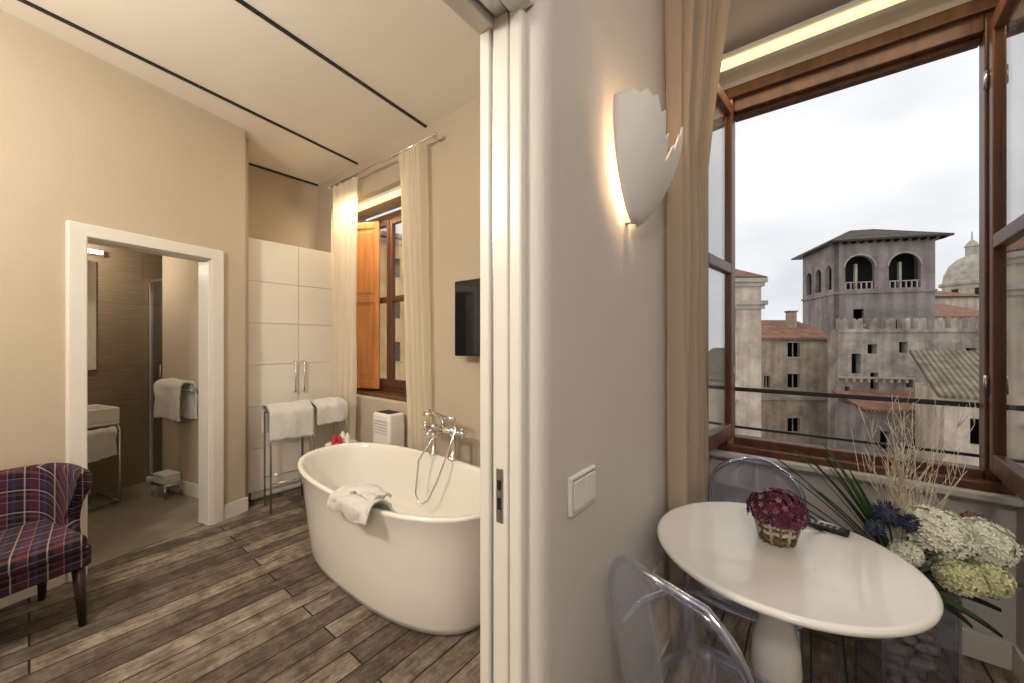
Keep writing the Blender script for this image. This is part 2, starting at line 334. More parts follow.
b=B('baseboard_bathroom',MA); b.box((-.014,.13,.006),(0,1.26,.13),M_trim,.004); b.done()
b=B('baseboard_north'); b.box((-3.88,2.014,0),(-.72,2.03,.12),M_trim,.004); b.done()
b=B('baseboard_niche'); b.box((-.48,2.634,0),(NX,2.65,.12),M_trim,.004); b.box((NX-.016,2.03,0),(NX,2.634,.12),M_trim,.004); b.done()
b=B('baseboard_partition'); b.box((-.5,.82,0),(-.486,2.63,.12),M_trim,.004); b.done()
b=B('door_1_frame',MA)
for (p,q) in (((-1.028,-.03,0),(a0+.012,.02,2.08)),((a1-.012,-.03,0),(-.18,.02,2.08))): b.box(p,q,M_trim,.008)
b.box((-1.028,-.03,2.068),(-.18,.02,2.15),M_trim,.008)
b.box((a0-.001,0,0),(a0+.02,.135,2.08),M_trim,.003); b.box((a1-.02,0,0),(a1+.001,.135,2.08),M_trim,.003); b.box((a0,0,2.06),(a1,.135,2.081),M_trim,.003)
b.done()
b=B('door_2_pocket_jamb')
b.box((-.697,.745,0),(-.662,.80,2.29),M_trim,.005)
b.box((-.662,.754,0),(-.652,.78,2.29),M_steel)
b.box((-.652,.748,0),(-.603,.80,2.29),M_trim,.004)
b.box((-.603,.757,0),(-.597,.78,2.29),M_black)
b.box((-.597,.744,0),(-.556,.80,2.29),M_trim,.008)
b.box((-.639,.745,.965),(-.617,.751,1.105),M_steel,.002)
b.box((-.633,.743,1.0),(-.623,.748,1.03),M_black); b.box((-.633,.743,1.05),(-.623,.748,1.075),M_black)
b.box((-.70,-.3,2.25),(-.65,.76,2.30),M_trim,.004); b.box((-.59,-.3,2.25),(-.53,.76,2.30),M_trim,.004)
b.box((-.64,-.3,2.265),(-.6,.76,2.30),M_steel,.003)
b.done()
# ------------------------------------------------------------ windows
def leaf(b,w,z0,z1,m,rail,M,t=.045,sw=.055,gl=True):
    b.box((0,-t/2,z0),(sw,t/2,z1),m,.006,M); b.box((w-sw,-t/2,z0),(w,t/2,z1),m,.006,M)
    b.box((sw,-t/2,z0),(w-sw,t/2,z0+.085),m,.006,M); b.box((sw,-t/2,z1-.07),(w-sw,t/2,z1),m,.006,M)
    for zr in rail: b.box((sw,-t/2,zr-.03),(w-sw,t/2,zr+.03),m,.006,M)
    if gl: b.box((sw,-.003,z0+.08),(w-sw,.003,z1-.065),M_glass,0,M)
b=B('window_1')
X0,X1,Z0,Z1=-.42,.66,.80,2.93
b.box((X0,2.64,Z0),(X0+.05,2.72,Z1),M_wood,.006); b.box((X1-.05,2.64,Z0),(X1,2.72,Z1),M_wood,.006)
b.box((X0+.05,2.64,Z0),(X1-.05,2.72,Z0+.055),M_wood,.006); b.box((X0+.05,2.64,Z1-.11),(X1-.05,2.72,Z1),M_wood,.006)
b.box((X0+.05,2.68,Z1-.135),(X1-.05,2.73,Z1-.11),M_wood,.004)
b.box((X0-.03,2.60,Z0-.03),(X1+.03,2.70,Z0+.012),M_wood,.008); b.box((X0-.02,2.61,Z1-.035),(X1+.02,2.66,Z1+.03),M_wood,.006)
b.box((X0+.02,2.625,Z0),(X0+.05,2.65,Z1),M_wood2,.004)
leaf(b,.52,.86,2.84,M_wood,[1.86],T((X0+.035,2.62,0))@Rz(math.radians(-96)))
leaf(b,.50,.86,2.84,M_wood,[1.86],T((X1-.02,2.62,0))@Rz(math.radians(-90-3)))
for zz in (1.2,2.55):
    b.lathe([(.008,0),(.008,.08)],(X0+.05,2.625,zz),M_steel,8); b.lathe([(.008,0),(.008,.08)],(X1-.05,2.625,zz),M_steel,8)
b.done()
b=B('window_sill'); b.box((-.5,2.56,.735),(NX,2.66,.77),M_wallR,.008); b.done()
b=B('window_railing')
b.box((-.42,2.78,1.115),(.68,2.80,1.14),M_iron,.003)
b.box((-.42,2.78,.88),(.68,2.795,.895),M_iron,.003)
for x in (-.40,.66): b.box((x,2.74,.86),(x+.015,2.80,1.14),M_iron)
b.done()
b=B('window_2')
X0,X1,Z0,Z1=-4.1,-2.75,.9,2.78
b.box((X0,2.34,Z0),(X0+.05,2.41,Z1),M_wood,.006); b.box((X1-.05,2.34,Z0),(X1,2.41,Z1),M_wood,.006)
b.box((X0,2.34,Z0),(X1,2.41,Z0+.05),M_wood,.006); b.box((X0,2.34,Z1-.06),(X1,2.41,Z1),M_wood,.006)
leaf(b,.58,.95,2.72,M_wood,[1.87],T((X0+.05,2.35,0)),sw=.045)
leaf(b,.66,.95,2.72,M_wood,[1.87],T((X0+.64,2.35,0)),sw=.045)
b.box((-4.1,2.12,.88),(-2.75,2.36,.905),M_wood,.006)
b.done()
b=B('window_shutter',T((-3.99,2.12,0))@Rz(math.radians(23)))
leaf(b,.44,.93,2.70,M_wood2,[1.87],Matrix(),.03,.05,False)
b.box((.05,-.006,1.01),(.39,.006,2.64),M_wood2)
for z0,z1 in ((1.07,1.8),(1.94,2.6)): b.box((.08,-.013,z0),(.36,.013,z1),M_wood2,.01)
b.done()
def neon(name,x0,x1,y,z,e):
    b=B(name); b.box((x0,y-.045,z+.012),(x1,y+.045,z+.04),M_white,.004); b.box((x0+.02,y-.03,z-.012),(x1-.02,y+.03,z+.014),M_lampw,.008); b.done()
    l=bpy.data.lights.new(name+'_tube','AREA'); l.shape='RECTANGLE'; l.size=x1-x0-.06; l.size_y=.06; l.energy=e; l.color=(1,.85,.62)
    o=bpy.data.objects.new(name+'_tube',l); o.location=((x0+x1)/2,y,z-.02); o.rotation_euler=(math.radians(-25),0,0); scene.collection.objects.link(o)
neon('window_strip_light',-3.95,-2.85,2.14,2.82,14); neon('window_strip_light.001',-.47,.62,2.45,3.0,8)
def curtain(name,p0,p1,q0,q1,zt,zb,m,n=9,amp=.035,zpow=1.0,nz=40,seed=0,dirp=None):
    b=B(name)
    p0,p1,q0,q1=[Vector((*p,0)) for p in (p0,p1,q0,q1)]
    def fn(s,t):
        k=t**zpow; a=p0.lerp(q0,k); c=p1.lerp(q1,k); d=(c-a); nn=Vector((-d.y,d.x,0)).normalized()
        w=math.sin(2*math.pi*n*s+seed+.6*math.sin(3*t+seed))*amp*(1+.25*math.sin(5*s+seed))+.4*amp*math.sin(2*math.pi*n*.47*s+2*t)
        sh=.012*noise.noise(Vector((s*6,t*5,seed)))
        P=a+d*(s+.01*math.sin(9*t+7*s))+nn*(w+sh); P.z=zt+(zb-zt)*t; return P
    b.sheet(fn,n*14,nz,m); return b.done()
curtain('sheer_curtain',(-3.86,1.945),(-3.42,1.93),(-3.84,1.945),(-3.46,1.93),3.0,.30,M_sheer,8,.03,seed=1)
curtain('sheer_curtain.001',(-2.72,1.93),(-2.42,1.93),(-2.60,1.955),(-2.37,1.955),3.0,.30,M_sheer,7,.03,seed=3)
b=B('curtain_rod'); b.tube([(-3.92,1.93,3.02),(-2.28,1.93,3.02)],.011,M_chrome); 
for x in (-3.88,-2.31): b.tube([(x,1.93,3.02),(x,2.035,3.02)],.008,M_chrome)
b.ball((-2.27,1.93,3.02),.02,M_chrome); b.ball((-3.92,1.93,3.02),.02,M_chrome); b.done()
b=B('window_curtain')
def wc(s,t):
    k=min(1,t/.30); k=k**.8
    a=Vector((-.455,1.60,0)).lerp(Vector((-.452,1.68,0)),k); c=Vector((-.25,1.93,0)).lerp(Vector((-.43,2.12,0)),k)
    d=c-a; nn=Vector((-d.y,d.x,0)).normalized()
    amp=.036*(1-k)+.026*k
    P=a+d*s+nn*(amp*math.sin(2*math.pi*8*s+.8*math.sin(3*t))+.012*math.sin(2*math.pi*3.3*s+3*t)+.012*noise.noise(Vector((s*5,t*6,1)))); P.z=3.15-3.12*t
    P.x=max(P.x,-.485); return P
b.sheet(wc,130,60,M_curt); b.done()
# ------------------------------------------------------------ bathroom objects
b=B('bathroom_mirror',MA); b.box((-.95,1.595,1.17),(-.34,1.62,2.17),M_mirror,.003); b.done()
b=B('bathroom_wall_lamp',MA); b.box((-.8,1.56,2.22),(-.3,1.62,2.25),M_chrome,.003); b.box((-.79,1.55,2.235),(-.31,1.59,2.27),M_lampb,.005); b.done()
b=B('washbasin',MA)
b.box((-.95,1.2,.70),(-.33,1.615,.73),M_white,.01); b.box((-.95,1.2,.73),(-.33,1.23,.85),M_white,.008); b.box((-.95,1.55,.73),(-.33,1.615,.85),M_white,.008)
b.box((-.36,1.23,.73),(-.33,1.55,.85),M_white,.008); b.box((-.95,1.23,.73),(-.92,1.55,.85),M_white,.008)
b.tube([(-.64,1.585,.85),(-.64,1.585,1.0),(-.64,1.5,1.0)],.012,M_chrome)
b.tube([(-.34,1.18,.66),(-.34,1.18,.02)],.01,M_chrome); b.tube([(-.94,1.18,.66),(-.94,1.18,.02)],.01,M_chrome)
b.tube([(-.94,1.18,.64),(-.34,1.18,.64)],.01,M_chrome); b.tube([(-.34,1.18,.64),(-.34,1.22,.71)],.01,M_chrome); b.tube([(-.94,1.18,.64),(-.94,1.22,.71)],.01,M_chrome)
b.tube([(-.94,1.18,.02),(-.34,1.18,.02)],.008,M_chrome); b.tube([(-.34,1.18,.02),(-.34,1.6,.02)],.008,M_chrome); b.done()
def towel(name,c,w,drop,dep,M=None,seed=0,puff=.02,drop2=None,crumple=.012,th=.014):
    b=B(name,M or Matrix()); cx,cy,cz=c; drop2=drop2 or drop
    def fn(s,t):
        L=drop+drop2+math.pi*dep; d=t*L
        if d<drop: y=-dep; z=-drop+d
        elif d<drop+math.pi*dep: a=(d-drop)/dep; y=-dep*math.cos(a); z=dep*math.sin(a)
        else: y=dep; z=-(d-drop-math.pi*dep)
        f=min(1,abs(z)/.1)
        y+=puff*f*math.sin(s*9+seed)*(1 if y<0 else -.5)+crumple*noise.noise(Vector((s*5,t*7,seed)))
        x=(s-.5)*w*(1-.06*f*math.sin(3*t))+crumple*noise.noise(Vector((s*3,t*5,seed+8)))
        z+=crumple*noise.noise(Vector((s*7,seed,t*4)))+.01*math.sin(s*6+seed)*f
        return (cx+x,cy+y,cz+z)
    b.sheet(fn,36,40,M_towel,thick=-th); return b.done()
towel('hand_towel',(-.5,1.18,.652),.26,.22,.02,MA,2,.004)
b=B('towel_rail',MA); b.tube([(-.002,1.08,1.0),(-.09,1.08,1.0),(-.09,.62,1.0),(-.002,.62,1.0)],.009,M_chrome); b.done()
MT=MA@T((-.09,.85,1.005))@Rz(math.pi/2)
towel('bath_towel',(0,0,.012),.40,.28,.05,MT,4,.012,th=.02)
b=B('shower_enclosure',MA)
for y in (1.28,1.60): b.box((.04,y-.015,.05),(.07,y+.015,2.05),M_chrome,.003)
b.box((.04,1.28,2.03),(.07,1.6,2.06),M_chrome,.003); b.box((.04,1.28,.05),(.07,1.6,.08),M_chrome,.003)
b.box((.05,1.295,.08),(.058,1.59,2.03),M_glass); b.box((.02,1.27,.006),(.85,1.61,.06),M_white,.01)
b.tube([(.035,1.32,.95),(.01,1.32,.95),(.01,1.32,1.2),(.035,1.32,1.2)],.007,M_chrome); b.done()
b=B('waste_bin',MA); b.lathe([(.075,0),(.08,.01),(.085,.22),(.08,.225),(.02,.24)],(-.52,1.42,.006),M_chrome,24); b.done()
b=B('folded_bath_mat',MA)
for k in range(3):
    b.box((-.15,.88+.006*k,.14+.028*k),(-.025,1.10-.004*k,.166+.028*k),M_towel,.012,seg=3)
b.box((-.16,.87,.12),(-.02,1.11,.14),M_chrome,.004)
for x in (-.15,-.03):
    for y in (.885,1.095): b.tube([(x,y,.12),(x,y,.006)],.006,M_chrome,8)
b.done()
# ------------------------------------------------------------ wardrobe
b=B('wardrobe'); 
b.box((-4.41,1.225,.02),(-3.925,2.0,2.34),M_wardrobe); b.box((-4.41,1.235,0),(-3.95,1.99,.08),M_wardrobe)
zs=[.085,.47,.845,1.22,1.595,1.97,2.35]
for i in range(6):
    b.box((-3.93,1.19,zs[i]+.0015),(-3.9,1.6135,zs[i+1]-.0015),M_wardrobe,.002); b.box((-3.93,1.6165,zs[i]+.0015),(-3.9,2.005,zs[i+1]-.0015),M_wardrobe,.002)
for y in (1.575,1.655):
    b.tube([(-3.9,y,1.24),(-3.87,y,1.24),(-3.87,y,.95),(-3.9,y,.95)],.008,M_chrome)
b.done()
def stand(name,x,y,rot,w=.30,d=.24,h=.84):
    b=B(name,T((x,y,0))@Rz(rot)); M_=M_chrome
    for sx in (-w/2,w/2):
        b.tube([(sx,-d/2,.006),(sx,-d/2,h-.03),(sx,-d/2+.03,h),(sx,d/2-.03,h),(sx,d/2,h-.03),(sx,d/2,.006)],.008,M_)
    for sy in (-d/2,d/2):
        b.tube([(-w/2,sy,h-.03),(w/2,sy,h-.03)],.007,M_); b.tube([(-w/2,sy,.25),(w/2,sy,.25)],.006,M_)
    b.box((-w/2,-d/2,.245),(w/2,d/2,.253),M_glass)
    b.box((-w/2,-d/2,h-.01),(w/2,d/2,h-.002),M_white); return b.done()
def folded(name,M,w,d,h,drop,seed):
    b=B(name,M)
    def fn(s,t):
        L=d+2*drop; q=t*L; 
        if q<drop: y=-d/2-.02; z=q-drop
        elif q<drop+d: y=-d/2+(q-drop); z=0
        else: y=d/2+.02; z=-(q-drop-d)
        bump=.03*math.sin(math.pi*min(1,max(0,(q-drop)/d)))
        x=(s-.5)*w; e=.012*noise.noise(Vector((s*5,t*6,seed)))
        return (x,y+e+.008*math.sin(8*s+seed),h+z+bump+.02*noise.noise(Vector((s*4,t*4,seed+3))))
    b.sheet(fn,24,36,M_towel,thick=-.018); return b.done()
stand('towel_stand',-3.60,1.40,math.pi/2-.15); folded('white_towel',T((-3.60,1.40,0))@Rz(math.pi/2-.15),.33,.27,.852,.24,1)
stand('towel_stand.001',-3.58,1.71,math.pi/2); folded('white_towel.001',T((-3.58,1.71,0))@Rz(math.pi/2),.28,.26,.852,.16,5)
b=B('side_stool',T((-3.17,1.66,0))); b.lathe([(.12,0),(.13,.012),(.12,.02)],(0,0,.54),M_white,28)
for k in range(3):
    a=2*math.pi*k/3; b.tube([(.1*math.cos(a),.1*math.sin(a),.545),(.13*math.cos(a),.13*math.sin(a),.005)],.008,M_chrome)
b.done()
b=B('toiletry_bottles',T((-3.17,1.66,.56)))
for i,(x,y,h,m) in enumerate([(-.05,-.03,.07,M_red),(-.01,.02,.085,M_white),(.03,-.03,.07,M_red),(.06,.02,.09,M_white),(-.06,.04,.08,M_white),(.01,-.07,.065,M_red)]):
    b.lathe([(.018,0),(.02,.005),(.02,h*.7),(.009,h*.78),(.009,h)],(x,y,0),m,12)
b.done()
b=B('air_conditioner'); x0,x1,y0,y1=-2.99,-2.74,1.84,2.0
b.box((x0,y0,.03),(x1,y1,.82),M_white,.02); 
for k in range(6): b.box((x0+.03,y0+.02+k*.021,.818),(x1-.03,y0+.03+k*.021,.824),M_dark)
for k in range(5): b.box((x0+.03,y0-.003,.65+k*.025),(x1-.03,y0+.002,.656+k*.025),M_steel)
for x in (x0+.04,x1-.04):
    for y in (y0+.04,y1-.04): b.lathe([(.015,0),(.015,.035)],(x,y,0),M_black,8)
b.done()
b=B('wall_television',T((-1.86,1.93,1.595)))
b.box((-.17,-.025,-.27),(.35,.02,.27),M_screen,.008); b.box((-.155,-.027,-.25),(.335,-.024,.255),mat('tv_panel',(.012,.012,.014,1),.05)); b.box((-.03,.02,-.06),(.09,.1,.06),M_black); b.done()
# ------------------------------------------------------------ bathtub
b=B('freestanding_bathtub',T((-2.07,1.44,0)))
def ring(hx,hy,z,n=2.5,seg=72,tilt=0):
    o=[]
    for k in range(seg):
        a=2*math.pi*k/seg; c_,s_=math.cos(a),math.sin(a)
        x=hx*abs(c_)**(2/n)*(1 if c_>=0 else -1); y=hy*abs(s_)**(2/n)*(1 if s_>=0 else -1)
        o.append((x,y,z+tilt*(abs(x)/.88)**3))
    return o
R=[(.74,.30,0,0),(.775,.335,.012,0),(.79,.345,.05,0),(.815,.365,.25,0),(.84,.385,.45,0),(.862,.402,.56,.015),(.876,.413,.585,.018),(.879,.416,.595,.018),(.872,.410,.603,.018),(.852,.393,.603,.018),(.84,.382,.595,.018),(.83,.372,.57,.015),(.80,.345,.42,0),(.75,.31,.25,0),(.68,.26,.15,0),(.5,.18,.125,0),(.1,.04,.12,0)]
vs=[];fs=[];sg=72
for hx,hy,z,t in R: vs+=ring(hx,hy,z,2.5,sg,t)
for i in range(len(R)-1):
    for k in range(sg): k2=(k+1)%sg; fs.append([i*sg+k,i*sg+k2,(i+1)*sg+k2,(i+1)*sg+k])
fs.append(list(range(sg))[::-1]); fs.append([(len(R)-1)*sg+k for k in range(sg)])
b.raw(vs,fs,M_tub,True); b.lathe([(.03,0),(.03,.006),(.02,.008)],(.3,0,.123),M_chrome,20)
b.done()
b=B('draped_towel',T((-1.80,1.045,.612)))
def dt(s,t):
    a=(t-.5)*2; u=(s-.5)*2
    o=.06+.015*math.sin(5*u); i=.14+.02*math.sin(4*u+1)
    L=o+.10+i; d=t*L
    if d<o: y=-.045-.006; z=-(o-d)
    elif d<o+.10: q=(d-o)/.10; y=-.05+.10*q; z=.022*math.sin(math.pi*q)
    else: q=d-o-.10; y=.05+q*.35; z=-q*.93
    n1=noise.noise(Vector((s*3.5,t*3.5,2.2))); n2=noise.noise(Vector((s*7,t*6,6.2)))
    out=-1 if d<o+.03 else 1
    f=abs(n1)*.024+abs(n2)*.008
    x=u*.17*(1+.08*math.sin(5*t+1))+.015*n1+.05*(t-.5)
    return (x,y+(out*f if not(o<d<o+.1) else f*.2*out),z+f*(1.0 if o-.02<d<o+.12 else .35))
b.sheet(dt,50,50,M_towel,thick=-.012)
def dt2(s,t):
    u=(s-.5)*2; v=(t-.5)*2; r=1-.5*(u*u+v*v)
    n1=noise.noise(Vector((s*4,t*4,12.2)))
    return (.02+u*.11,.035+v*.05,.03+.03*max(0,r)+.022*n1)
b.sheet(dt2,26,20,M_towel,thick=-.014)
b.done()
b=B('bath_mixer_tap',T((-2.08,1.842,.6))@Matrix.Diagonal((1.3,1.2,1.1,1)))
for x in (-.08,.08):
    b.lathe([(.03,.002),(.03,.012),(.014,.02),(.014,.15),(.022,.155),(.022,.2),(.014,.205)],(x,0,0),M_chrome,16)
b.tube([(-.13,0,.18),(.13,0,.18)],.02,M_chrome,14)
for x in (-.15,.15):
    b.ball((x,0,.18),.022,M_chrome)
    for a in (0,math.pi/2,math.pi,3*math.pi/2): b.tube([(x,0,.18),(x+.0,.035*math.cos(a),.18+.035*math.sin(a))],.007,M_chrome,6)
b.tube([(0,-.01,.18),(0,-.06,.19),(0,-.11,.185),(0,-.13,.15)],.013,M_chrome,10)
b.tube([(0,0,.19),(0,0,.24),(-.03,0,.255),(.03,0,.255)],.009,M_chrome)
b.tube([(-.12,-.0,.285),(-.05,0,.275),(.03,0,.262),(.09,0,.262)],.011,M_chrome,10); b.lathe([(.012,0),(.03,-.02),(.034,-.035),(.02,-.037)],(-.13,0,.29),M_chrome,16)
b.tube([(.09,0,.262),(.12,-.02,.2),(.11,-.08,.05),(.08,-.12,-.1),(.04,-.15,-.22),(-.01,-.16,-.26),(-.05,-.16,-.2),(-.06,-.13,0),(-.03,-.06,.12),(0,-.01,.16)],.006,M_chrome,6)
b.done()
# ------------------------------------------------------------ plaid armchair
MC=MA@T((-1.385,-.345,0))@Rz(-math.pi/2)
b=B('plaid_armchair',MC)
b.box((-.24,-.27,.29),(.25,.27,.40),M_plaid,.02,seg=3); b.box((-.2,-.25,.38),(.28,.25,.465),M_plaid,.035,seg=4)
def back(s,t):
    P=[(.0,.255),(-.08,.26),(-.165,.24),(-.205,.16),(-.215,0),(-.205,-.16),(-.165,-.24),(-.08,-.26),(.0,-.255)]
    q=s*8; i=min(7,int(q)); f=q-i
    g=lambda k:Vector((P[max(0,min(8,k))][0],P[max(0,min(8,k))][1],0))
    p0,p1,p2,p3=g(i-1),g(i),g(i+1),g(i+2)
    p=.5*((2*p1)+(p2-p0)*f+(2*p0-5*p1+4*p2-p3)*f*f+(3*p1-p0-3*p2+p3)*f**3)
    e=abs(s-.5)*2
    top=.725-.02*e**4
    wing=max(0,e-.7)/.3
    p.x+=wing*(.02+.07*t-.14*math.sin(math.pi*min(1,t*1.15))*.6)
    p.x-=.02*t*(1-e**3); p.y*=1+.04*t*t
    return (p.x,p.y,.30+(top-.30)*t)
def back_o(s,t):
    if t<.45: return Vector(back(s,t/.45))
    P=Vector(back(s,1)); Q=Vector(back(min(1,s+.01),1))-Vector(back(max(0,s-.01),1)); nn=Vector((Q.y,-Q.x,0)).normalized()*-1
    c=Vector((0,0,0))
    if (P+nn*.01-c).length<(P-c).length: nn=-nn
    if t<.55:
        a=(t-.45)/.10*math.pi; return P+nn*.03*(1-math.cos(a))+Vector((0,0,.03*math.sin(a)))
    P=Vector(back(s,1-(t-.55)/.45)); return P+nn*.06
b.sheet(back_o,64,40,M_plaid)
for s_ in (0,1):
    pr=[back_o(s_,k/40) for k in range(41)]; b.raw(pr,[list(range(41)) if s_ else list(range(41))[::-1]],M_plaid,False)
for x,y in ((.21,.23),(.21,-.23)): b.tube([(x,y,.30),(x+.03,y*1.03,.0)],[.026,.015],M_dwood,4)
for x,y in ((-.2,.23),(-.2,-.23)): b.tube([(x,y,.30),(x-.04,y*1.03,.0)],[.026,.015],M_dwood,4)
b.done()
# ------------------------------------------------------------ right room
def shell():
    b=B('wall_sconce',T((-.5,1.30,1.82)))
    near=[.36,.365,.35,.37,.345,.355,.30,.315,.235,.255,.175,.20,.235,.215,.28,.265,.32,.30,.335,.31,.325,.30,.31,.285,.30,.28,.27,.26]
    def prof(s):
        q=(1-s)*27; i=min(26,int(q)); f=q-i; return near[i]*(1-f)+near[i+1]*f
    def fn(s,t):
        c=(s-.5)*2; z=(t**.8)*prof(s)
        h=(z+.006)/.34
        wd=.205*math.sin(math.pi/2*min(1,h))**.62
        y=-c*wd+.035*(h-.5)-.02
        x=.03+.14*math.sqrt(max(0,1-c*c))*math.sin(math.pi/2*min(1,h))**.7
        return (x,y,z)
    b.sheet(fn,162,30,M_ceramic,thick=-.006)
    b.box((0,-.04,.1),(.03,.04,.2),M_white,.005); b.lathe([(.012,0),(.014,.05),(.02,.08),(.0,.1)],(.05,0,.06),M_lampb,12); b.box((0,-.04,.015),(.04,-.015,.045),M_white); b.done()
shell()
b=B('light_switch'); b.box((-.5,.868,.972),(-.488,1.012,1.075),M_white,.004); b.box((-.489,.878,.985),(-.483,.938,1.062),M_trim,.003); b.box((-.489,.942,.985),(-.483,1.002,1.062),M_trim,.003)
b.box((-.49,.8755,.980),(-.487,1.0045,1.067),M_steel); b.done()
b=B('wall_socket'); b.box((-.5,1.54,.42),(-.49,1.66,.51),M_white,.004)
for k in (0,1,2): b.lathe([(.003,0),(.003,.002)],(-.4895,1.58+.02*k,.465),M_black,8)
b.done()
TC=W(.885,1.275); TS=.965
b=B('pedestal_table',T((TC.x,TC.y,0))@Matrix.Diagonal((TS,TS,1,1)))
b.lathe([(.36,.712),(.375,.716),(.384,.724),(.386,.732),(.382,.738),(.372,.7405),(.366,.738),(.0,.738)],(0,0,0),M_table,96)
b.lathe([(.06,.10),(.07,.12),(.065,.15),(.045,.17),(.04,.2),(.06,.27),(.075,.34),(.07,.42),(.05,.5),(.04,.55),(.055,.57),(.06,.59),(.045,.61),(.04,.64),(.07,.68),(.12,.70),(.2,.712)],(0,0,0),M_table,40)
b.lathe([(.05,.02),(.07,.06),(.065,.11)],(0,0,0),M_table,32)
for k in range(4):
    a=math.pi/2*k+.5; d=Vector((math.cos(a),math.sin(a),0))
    b.tube([d*.04+Vector((0,0,.13)),d*.12+Vector((0,0,.12)),d*.2+Vector((0,0,.07)),d*.27+Vector((0,0,.025)),d*.31+Vector((0,0,.022))],[.035,.032,.027,.022,.02],M_table,12)
b.done()
def ghost(name,M):
    b=B(name,M)
    def seat(s,t):
        c=(s-.5)*2; d=(t-.5)*2
        x=d*.21*math.sqrt(1-c*c*.35); y=c*.215*math.sqrt(1-d*d*.35)*(1+.06*d); return (x,y,.455-.012*(1-c*c)*(1-d*d))
    b.sheet(seat,20,20,M_ghost,thick=.02)
    rim=[]
    for k in range(40):
        q=k/40*4; i=int(q); f=q-i
        s,t=[(f,0),(1,f),(1-f,1),(0,1-f)][i]; p=seat(s,t); rim.append((p[0],p[1],p[2]-.01))
    b.tube(rim,.011,M_ghostE,8,closed=True)
    def bk(s,t):
        c=(s-.5)*2; z=.455+t*.435
        w=.17+.03*t
        if t>.6: k=(t-.6)/.4; w*=math.sqrt(max(0,1-k**2.6*.72))
        return (-.19-.07*t-.045*(1-c*c)*.9+.02,c*w,z+.025*t**4*(1-c*c))
    b.sheet(bk,20,26,M_ghost,thick=.008)
    out=[bk(0,k/26) for k in range(27)]+[bk(k/20,1) for k in range(1,20)]+[bk(1,1-k/26) for k in range(27)]
    b.tube(out,.010,M_ghostE,8)
    for x,y in ((.17,.18),(.17,-.18)): b.tube([(x,y,.45),(x+.02,y*1.03,.2),(x+.03,y*1.06,.0)],[.024,.02,.013],M_ghostE,10)
    for x,y in ((-.17,.16),(-.17,-.16)): b.tube([(x,y,.45),(x-.03,y*1.03,.2),(x-.07,y*1.08,.0)],[.024,.02,.013],M_ghostE,10)
    for y in (-.2,.2):
        b.tube([(-.19,y*.93,.66),(-.08,y*1.1,.67),(.05,y*1.12,.66),(.12,y*1.05,.62),(.13,y,.46)],.011,M_ghostE,8)
    return b.done()
ghost('clear_chair',frame(.545,.955,.878,.478)@Matrix.Diagonal((1,.97,1.01,1)))
ghost('clear_chair.001',T((-.215,1.82,-.0))@Rz(-math.pi/2-.05)@Matrix.Diagonal((1,.96,.965,1)))
def florets(b,c,R,m,n,size,squash=.8,seed=0,jit=.12,low=-.4):
    rnd=random.Random(seed)
    for i in range(n):
        z=low+(1-low)*((i+.5)/n); ph=i*2.39996; rr=math.sqrt(max(0,1-z*z)); d=Vector((rr*math.cos(ph),rr*math.sin(ph),z))
        p=Vector(c)+Vector((d.x*R,d.y*R,d.z*R*squash))*(1+jit*(rnd.random()-.5)*2)
        t=d.orthogonal().normalized(); u=d.cross(t); a0=rnd.random()*6
        vs=[p-d*size*.2]; fs=[]
        for k in range(5):
            a=a0+k*2*math.pi/5; e=t*math.cos(a)+u*math.sin(a); g=t*math.cos(a+.5)+u*math.sin(a+.5); h=t*math.cos(a-.5)+u*math.sin(a-.5)
            o=len(vs); vs+=[p+h*size*.65+d*size*.15,p+e*size+d*size*.3*rnd.random(),p+g*size*.65+d*size*.15]; fs.append([0,o,o+1,o+2])
        b.raw(vs,fs,m,False)
PC=W(.92,1.32)
b=B('potted_burgundy_flowers',T((PC.x,PC.y,.7385))@Matrix.Diagonal((.86,.86,.95,1)))
b.lathe([(.052,0),(.055,.003),(.075,.09),(.08,.1),(.076,.103),(.07,.09)],(0,0,0),M_pot,28)
for zz,rr in ((.02,.061),(.045,.067),(.07,.073),(.098,.081)):
    b.tube([(rr*math.cos(2*math.pi*k/28),rr*math.sin(2*math.pi*k/28),zz+.004*math.sin(k*2.2)) for k in range(28)],.0065,M_pot2 if zz>.03 else M_pot,6,closed=True)
for k in range(14):
    a=k*2*math.pi/14; b.tube([(.058*math.cos(a),.058*math.sin(a),.003),(.083*math.cos(a),.083*math.sin(a),.1)],.006,M_pot if k%2 else M_pot2,5)
b.ball((0,0,.105),.065,M_leaf2,2,sc=(1,1,.6)); florets(b,(0,0,.105),.088,M_burg,330,.016,.78,1,.2,-.25); florets(b,(0,0,.105),.091,M_pink,70,.012,.78,4,.16,-.25); b.done()
RP=W(1.15,1.40)
b=B('remote_control',T((RP.x,RP.y,.7385))@Rz(math.radians(38.2-48)))
b.box((-.07,-.021,0),(.07,.021,.017),M_black,.005)
for i in range(6):
    for j in range(3): b.box((-.056+i*.018,-.012+j*.010,.016),(-.048+i*.018,-.007+j*.010,.0185),M_steel)
b.done()
VP=W(1.44,1.40)
b=B('glass_vase',T((VP.x,VP.y,0))@Rz(.3))
w=.10
for lo,hi in (((-w,-w,0),(w,w,.012)),((-w,-w,.012),(-w+.008,w,.6)),((w-.008,-w,.012),(w,w,.6)),((-w+.008,-w,.012),(w-.008,-w+.008,.6)),((-w+.008,w-.008,.012),(w-.008,w,.6))): b.box(lo,hi,M_ghost,.002)
for sx in (-1,1):
    for sy in (-1,1): b.box((sx*w-.004,sy*w-.004,0),(sx*w+.004,sy*w+.004,.6),M_ghostE)
rnd=random.Random(3)
